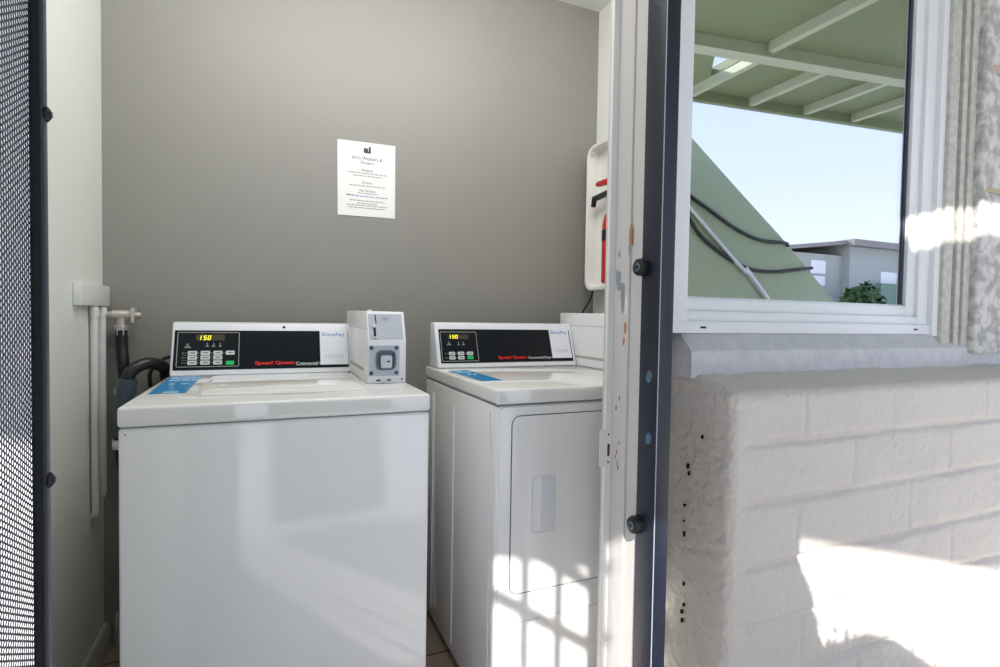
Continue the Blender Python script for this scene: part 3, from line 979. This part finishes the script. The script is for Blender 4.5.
# ------------------------------------------------------------------ painted block wall
def block_wall(x0, x1, y0, y1, z0, z1, step, r, courses, joints, amp, groove, gw, slope=0.0, faces=('front', 'left', 'top'), seed=0.0, left_rough=1.0):
    """rounded box skin (front, left and top faces), displaced by paint roughness and soft mortar joints"""
    P = {}
    V, F = [], []

    def vid(p):
        k = (round(p[0] * 1e5), round(p[1] * 1e5), round(p[2] * 1e5))
        if k not in P:
            P[k] = len(V)
            V.append(p)
        return P[k]

    nx = max(2, int((x1 - x0) / step)); ny = max(2, int((y1 - y0) / step)); nz = max(2, int((z1 - z0) / step))
    X = [x0 + (x1 - x0) * i / nx for i in range(nx + 1)]
    Y = [y0 + (y1 - y0) * i / ny for i in range(ny + 1)]
    Z = [z0 + (z1 - z0) * i / nz for i in range(nz + 1)]
    if 'front' in faces:
        for i in range(nx):
            for k in range(nz):
                F.append([vid((X[i], y0, Z[k])), vid((X[i + 1], y0, Z[k])), vid((X[i + 1], y0, Z[k + 1])), vid((X[i], y0, Z[k + 1]))])
    if 'left' in faces:
        for j in range(ny):
            for k in range(nz):
                F.append([vid((x0, Y[j + 1], Z[k])), vid((x0, Y[j], Z[k])), vid((x0, Y[j], Z[k + 1])), vid((x0, Y[j + 1], Z[k + 1]))])
    if 'top' in faces:
        for i in range(nx):
            for j in range(ny):
                F.append([vid((X[i], Y[j], z1)), vid((X[i + 1], Y[j], z1)), vid((X[i + 1], Y[j + 1], z1)), vid((X[i], Y[j + 1], z1))])
    out = []
    for p in V:
        q = Vector((max(p[0], x0 + r) if 'left' in faces else p[0], max(p[1], y0 + r), min(p[2], z1 - r) if 'top' in faces else p[2]))
        v = Vector(p)
        d = v - q
        d = d.normalized() if d.length > 1e-9 else Vector((0, -1, 0))
        w = q + d * r
        nv = Vector((w.x * 1.0 + seed, w.y + seed, w.z))
        big = noise.noise(nv * 9.0) * .6 + noise.noise(nv * 26.0) * .35
        fine_ = noise.noise(nv * 60.0) * .32 + noise.noise(nv * 130.0) * .2
        h = amp * (big + fine_)
        side = abs(d.x)
        h *= 1 + side * left_rough
        fy = max(0, -d.y)
        row = 0
        while row < len(courses) and w.z < courses[row]:
            row += 1
        g = 0.0
        wob = .006 * noise.noise(Vector((w.x * 7, row * 3.1, seed)))
        for c in courses:
            t = (w.z + wob - c) / gw
            g = max(g, math.exp(-t * t))
        if row < len(joints):
            for jx in joints[row]:
                t = (w.x + .5 * wob - jx) / (gw * .8)
                g = max(g, .40 * math.exp(-t * t))
        if 'left' in faces:
            g *= min(1.0, max(0.0, (w.x - x0 - .015) / .05))
        g *= .65 + .5 * noise.noise(nv * 5.0 + Vector((3, 7, 1)))
        h -= groove * g * fy
        w = w + d * h
        if slope and w.y > y0:
            w.z += slope * (w.y - y0) * max(0, (w.z - (z1 - .1)) / .1)
        out.append(w)
    return out, F


V, F = block_wall(.944, 2.42, .870, 1.081, 0.0, .949, .0036, .020,
                  [.830, .6915, .5445, .404, .262, .120],
                  [[1.178, 1.512, 1.95], [1.36, 1.775, 2.2], [1.16, 1.595, 2.01], [1.39, 1.80, 2.25], [1.185, 1.62, 2.05], [1.4, 1.85]],
                  .0048, .0150, .0090, slope=.24, left_rough=1.0)
bw = MB().add(V, F)
frb = (Vector((.944, 0, 0)), -VY, VZ, -VX)
rnd = random.Random(9)
for (y, z, s) in ((1.005, .755, 1.3), (1.0, .738, .9), (1.012, .655, .9), (1.013, .615, .5), (1.010, .585, 1.4),
                  (1.008, .46, .9), (1.006, .408, .8), (1.012, .388, 1.3), (1.010, .368, 1.2), (.96, .835, .8)):
    blob(frb, -y, z, .0022 * s, .0062 * s, .0055, n=7, mi=1, mb=bw, seed=int(z * 1000))
# plain continuation of the wall outside the picture
bw.box(2.41, 5.4, .874, 1.081, 0, .945, mi=0)
struct('block_wall', bw, [M['brick'], M['pit']], 'low wall of white painted blocks below the window', 'block wall', angle=70)

V, F = block_wall(2.102, 2.9, .975, 1.03, 1.02, 2.50, .006, .012, [1.945, 1.555, 1.10], [[2.5], [2.6], [2.45], [2.6]], .006, .024, .016,
                  faces=('front', 'left'), seed=5.0)
rb = MB().add(V, F)
rb.box(2.11, 2.9, .980, 1.03, 1.930, 1.958, mi=1).box(2.11, 2.9, .983, 1.03, 1.546, 1.562, mi=1)
rb.box(2.89, 5.4, .98, 1.03, 1.02, 2.5)
struct('block_wall', rb, [M['rough_block'], M['tan_mortar']], 'rough peeling blocks with tan mortar at the right edge', 'block wall', angle=70)

# ------------------------------------------------------------------ outdoors, behind and beside the camera
gm = MB().box(-30, 40, -45, FW0 + .02, -.12, -.01)
struct('paving', gm, M['ground'], 'pale concrete paving outside the doorway', 'paving')

# overhead walkway: outline with a slot added to pass sun and an open bay
edge = [(-3.4, -.60), (-1.497, -1.243), (-.71, -1.56), (-.18, -1.765), (.60, -2.045), (1.7, -2.02), (3.128, -1.304), (5.461, -1.023), (9.0, -.62)]
outer = [(9.0, FW0), (-3.4, FW0)]
cu = bpy.data.curves.new('walkway_outline', 'CURVE')
cu.dimensions = '2D'
cu.fill_mode = 'BOTH'
cu.extrude = .03
for pts in (edge + outer, [(.90, -.91), (1.60, -.91), (1.60, -.72), (.90, -.72)], [(2.83, -.73), (3.09, -.70), (3.09, -1.05), (2.93, -.86)]):
    s_ = cu.splines.new('POLY')
    s_.points.add(len(pts) - 1)
    for q, p in zip(s_.points, pts):
        q.co = (p[0], p[1], 0, 1)
    s_.use_cyclic_u = True
co = bpy.data.objects.new('walkway_outline', cu)
COL.objects.link(co)
dg = bpy.context.evaluated_depsgraph_get()
tm = co.evaluated_get(dg).to_mesh()
dk = MB().add([Vector((p.co.x, p.co.y, p.co.z + 3.01)) for p in tm.vertices], [list(q.vertices) for q in tm.polygons])
co.evaluated_get(dg).to_mesh_clear()
bpy.data.objects.remove(co)
bpy.data.curves.remove(cu)


def beam(mb, a, b, w, z0, z1, mi):
    a = Vector((a[0], a[1], 0)); b = Vector((b[0], b[1], 0))
    d = (b - a).normalized()
    n_ = Vector((-d.y, d.x, 0)) * w / 2
    pts = [a - n_, b - n_, b + n_, a + n_]
    mb.prism([(p.x, p.y) for p in pts], 'z', z0, z1, mi=mi)


for a, b_ in zip(edge[:-1], edge[1:]):
    beam(dk, a, b_, .05, 2.90, 3.04, 0)
beam(dk, (1.9, -.756), (5.9, -.165), .10, 2.90, 3.0, 1)
for x in (3.12, 3.70, 4.27, 4.80):
    beam(dk, (x, -.62 + (x - 3.1) * .14), (x, -1.30 + (x - 3.128) * .12), .05, 2.915, 2.99, 1)
beam(dk, (3.08, -.50), (3.10, .40), .05, 2.915, 3.0, 1)
beam(dk, (2.55, .25), (4.9, .55), .06, 2.90, 3.0, 1)
struct('walkway', dk, [M['deck'], M['beam']], 'pale green walkway with beams overhead outside the doorway', 'walkway', smooth=False)
struct('sun_blocker_pillar', MB().box(-1.34, -.70, -1.22, -1.0, -.01, 2.92), M['stucco'], 'added white pillar shape out of view, shading the washing machine', 'pillar')  # added blocker that keeps direct sun off the washing machine

# unseen stair balustrade, added so its bars throw the striped shadow on the dryer
rl = thing('added_balustrade', 'added black stair balustrade out of view, striping the dryer with shadow', 'balustrade', (-.6, -1.30, 0))
rb_ = MB()
for dz in (0, -.173):
    z = lambda x: 2.666 + dz - .69 * (x + .578)
    rb_.prism([(-.745, z(-.745) - .015), (-.425, z(-.425) - .015), (-.425, z(-.425) + .015), (-.745, z(-.745) + .015)], 'y', -1.315, -1.285)
obj('rail', rb_, M['rubber'], rl, smooth=False)
for x in (-.754, -.650, -.547, -.440):
    obj('baluster', MB().box(x - .010, x + .010, -1.310, -1.290, 0, 2.92), M['rubber'], rl, smooth=False)

st = thing('outdoor_staircase', 'green painted outdoor stair flank descending behind the viewer', 'staircase', (5.0, -1.95, 0))
obj('stair_flank', MB().prism([(3.0, 0), (7.7, 0), (5.83, 1.345), (5.064, 1.93), (4.33, 2.43), (3.666, 2.89), (3.0, 3.35)], 'y', -2.02, -1.90), M['stair'], st, smooth=False)
tr_ = MB()
for k in range(14):
    x = 3.3 + k * .30
    z = 2.89 - (x - 3.666) * .70 - .22
    if z > .1:
        tr_.box(x, x + .30, -3.0, -2.02, z - .05, z)
obj('tread', tr_, M['deck'], st, smooth=False)
obj('handrail', MB().tube([(3.55, -1.87, 2.29), (3.665, -1.87, 2.194), (4.288, -1.87, 1.706), (4.44, -1.87, 1.60)], .022, n=10)
    .tube([(4.42, -1.88, 1.655), (4.76, -1.88, 1.345)], .03, n=10), M['steel'], st)
obj('cable', MB().tube([(3.3, -1.88, 2.55), (3.648, -1.88, 2.325), (3.941, -1.88, 2.191), (4.275, -1.88, 2.044), (4.624, -1.88, 1.95), (4.988, -1.88, 1.945), (5.05, -1.90, 1.92)], .018, smooth=6, n=8), M['hose'], st)
obj('cable', MB().tube([(3.4, -1.88, 2.4), (3.655, -1.88, 2.117), (3.888, -1.88, 1.896), (4.357, -1.88, 1.679), (4.781, -1.88, 1.63), (5.415, -1.88, 1.704)], .018, smooth=6, n=8), M['hose'], st)

hs = thing('far_house', 'low flat roofed house across the street', 'house', (21, -14, 0))
obj('wall', MB().box(17.0, 20.7, -15.5, -11.9, 0, 3.75).box(20.7, 27, -16, -11.6, 0, 4.1), [M['far_wall']], hs, smooth=False)
obj('roof', MB().prism([(16.8, 3.72), (20.75, 4.20), (20.75, 4.34), (16.8, 3.86)], 'y', -15.8, -11.6).box(20.5, 27.4, -16.2, -11.3, 4.1, 4.34), M['far_roof'], hs, smooth=False)
for (x0, x1, z0, z1) in ((18.9, 19.7, 3.0, 3.5), (18.9, 19.7, 2.55, 2.9), (22.6, 23.6, 2.2, 3.2)):
    obj('window', MB().box(x0, x1, -11.93 if x0 < 20 else -11.63, -11.87 if x0 < 20 else -11.57, z0, z1), M['vinyl'], hs, smooth=False)
obj('lower_wall', MB().box(22, 27, -11.4, -11.2, 0, 2.7), M['far_green'], hs, smooth=False)


def shrub(name, label, c, r, n, leaf, seed, sq=(1, 1, 1)):
    rnd = random.Random(seed)
    t = thing(name, label, 'shrub', (c[0], c[1], 0))
    mb = MB()
    for _ in range(n):
        d = Vector((rnd.gauss(0, 1), rnd.gauss(0, 1), rnd.gauss(0, 1))).normalized()
        p = Vector(c) + Vector((d.x * sq[0], d.y * sq[1], d.z * sq[2])) * r * rnd.uniform(.45, 1.0)
        a = Vector((rnd.gauss(0, 1), rnd.gauss(0, 1), rnd.gauss(0, 1))).normalized()
        b = a.cross(d)
        b = b.normalized() if b.length > 1e-4 else VX
        e = rnd.uniform(.6, 1.2) * leaf
        mb.add([p - a * e, p + b * e * .5, p + a * e, p - b * e * .5], [(0, 1, 2, 3)])
    obj('foliage', mb, M['foliage'], t, smooth=False)
    obj('stem', MB().tube([(c[0], c[1], 0), (c[0], c[1], c[2])], .04, n=8), M['casing_groove'], t)



def blocker_hedge(name, label, outline, y, depth, n, leaf, seed):
    """added sun-blocking shrub shape whose outline in the x-z plane is a polygon"""
    rnd = random.Random(seed)
    xs = [p[0] for p in outline]; zs = [p[1] for p in outline]

    def inside(x, z):
        c = False
        for i in range(len(outline)):
            x0, z0 = outline[i]; x1, z1 = outline[i - 1]
            if (z0 > z) != (z1 > z) and x < (x1 - x0) * (z - z0) / (z1 - z0) + x0:
                c = not c
        return c
    t = thing(name, label, 'shrub', ((min(xs) + max(xs)) / 2, y, 0))
    mb = MB().prism(outline, 'y', y - depth * .3, y + depth * .3)
    k = 0
    while k < n:
        x = rnd.uniform(min(xs), max(xs)); z = rnd.uniform(min(zs), max(zs))
        if not inside(x, z):
            continue
        k += 1
        p = Vector((x, y + rnd.uniform(-depth, depth) / 2, z))
        a = Vector((rnd.gauss(0, 1), rnd.gauss(0, .6), rnd.gauss(0, 1))).normalized()
        b = a.cross(Vector((rnd.gauss(0, .5), 1, rnd.gauss(0, .5)))).normalized()
        e = rnd.uniform(.6, 1.1) * leaf
        mb.add([p - a * e, p + b * e * .55, p + a * e, p - b * e * .55], [(0, 1, 2, 3)])
    obj('foliage', mb, M['foliage'], t, smooth=False)
    obj('stem', MB().tube([((xs[0] + xs[1]) / 2 + .1, y, 0), ((xs[0] + xs[1]) / 2 + .1, y, .9)], .04, n=8), M['casing_groove'], t)


blocker_hedge('added_shrub', 'added shrub shape out of view, shading the block wall', [(-.06, .1), (1.15, .1), (1.02, 1.5), (.90, 1.66), (.76, 1.75), (.64, 1.83), (.52, 1.87), (.44, 1.87),  # unseen shrub added, its outline drawn to shape the sun on the blocks
      (.36, 1.875), (.33, 1.93), (.28, 2.02), (.255, 2.12), (.21, 2.18), (.18, 2.5), (-.09, 2.6), (-.045, 2.30), (-.11, 2.21), (-.045, 2.13), (-.115, 2.06), (-.035, 1.99), (-.11, 1.92), (-.03, 1.84), (-.08, 1.75)], -1.0, .22, 9000, .018, 3)
shrub('far_shrub', 'loose shrub before the far house', (20.0, -10.6, 1.6), 1.0, 900, .2, 8, (1, .6, 1.0))

# every pair of copies keeps its own name; nothing in this scene is hidden or instanced
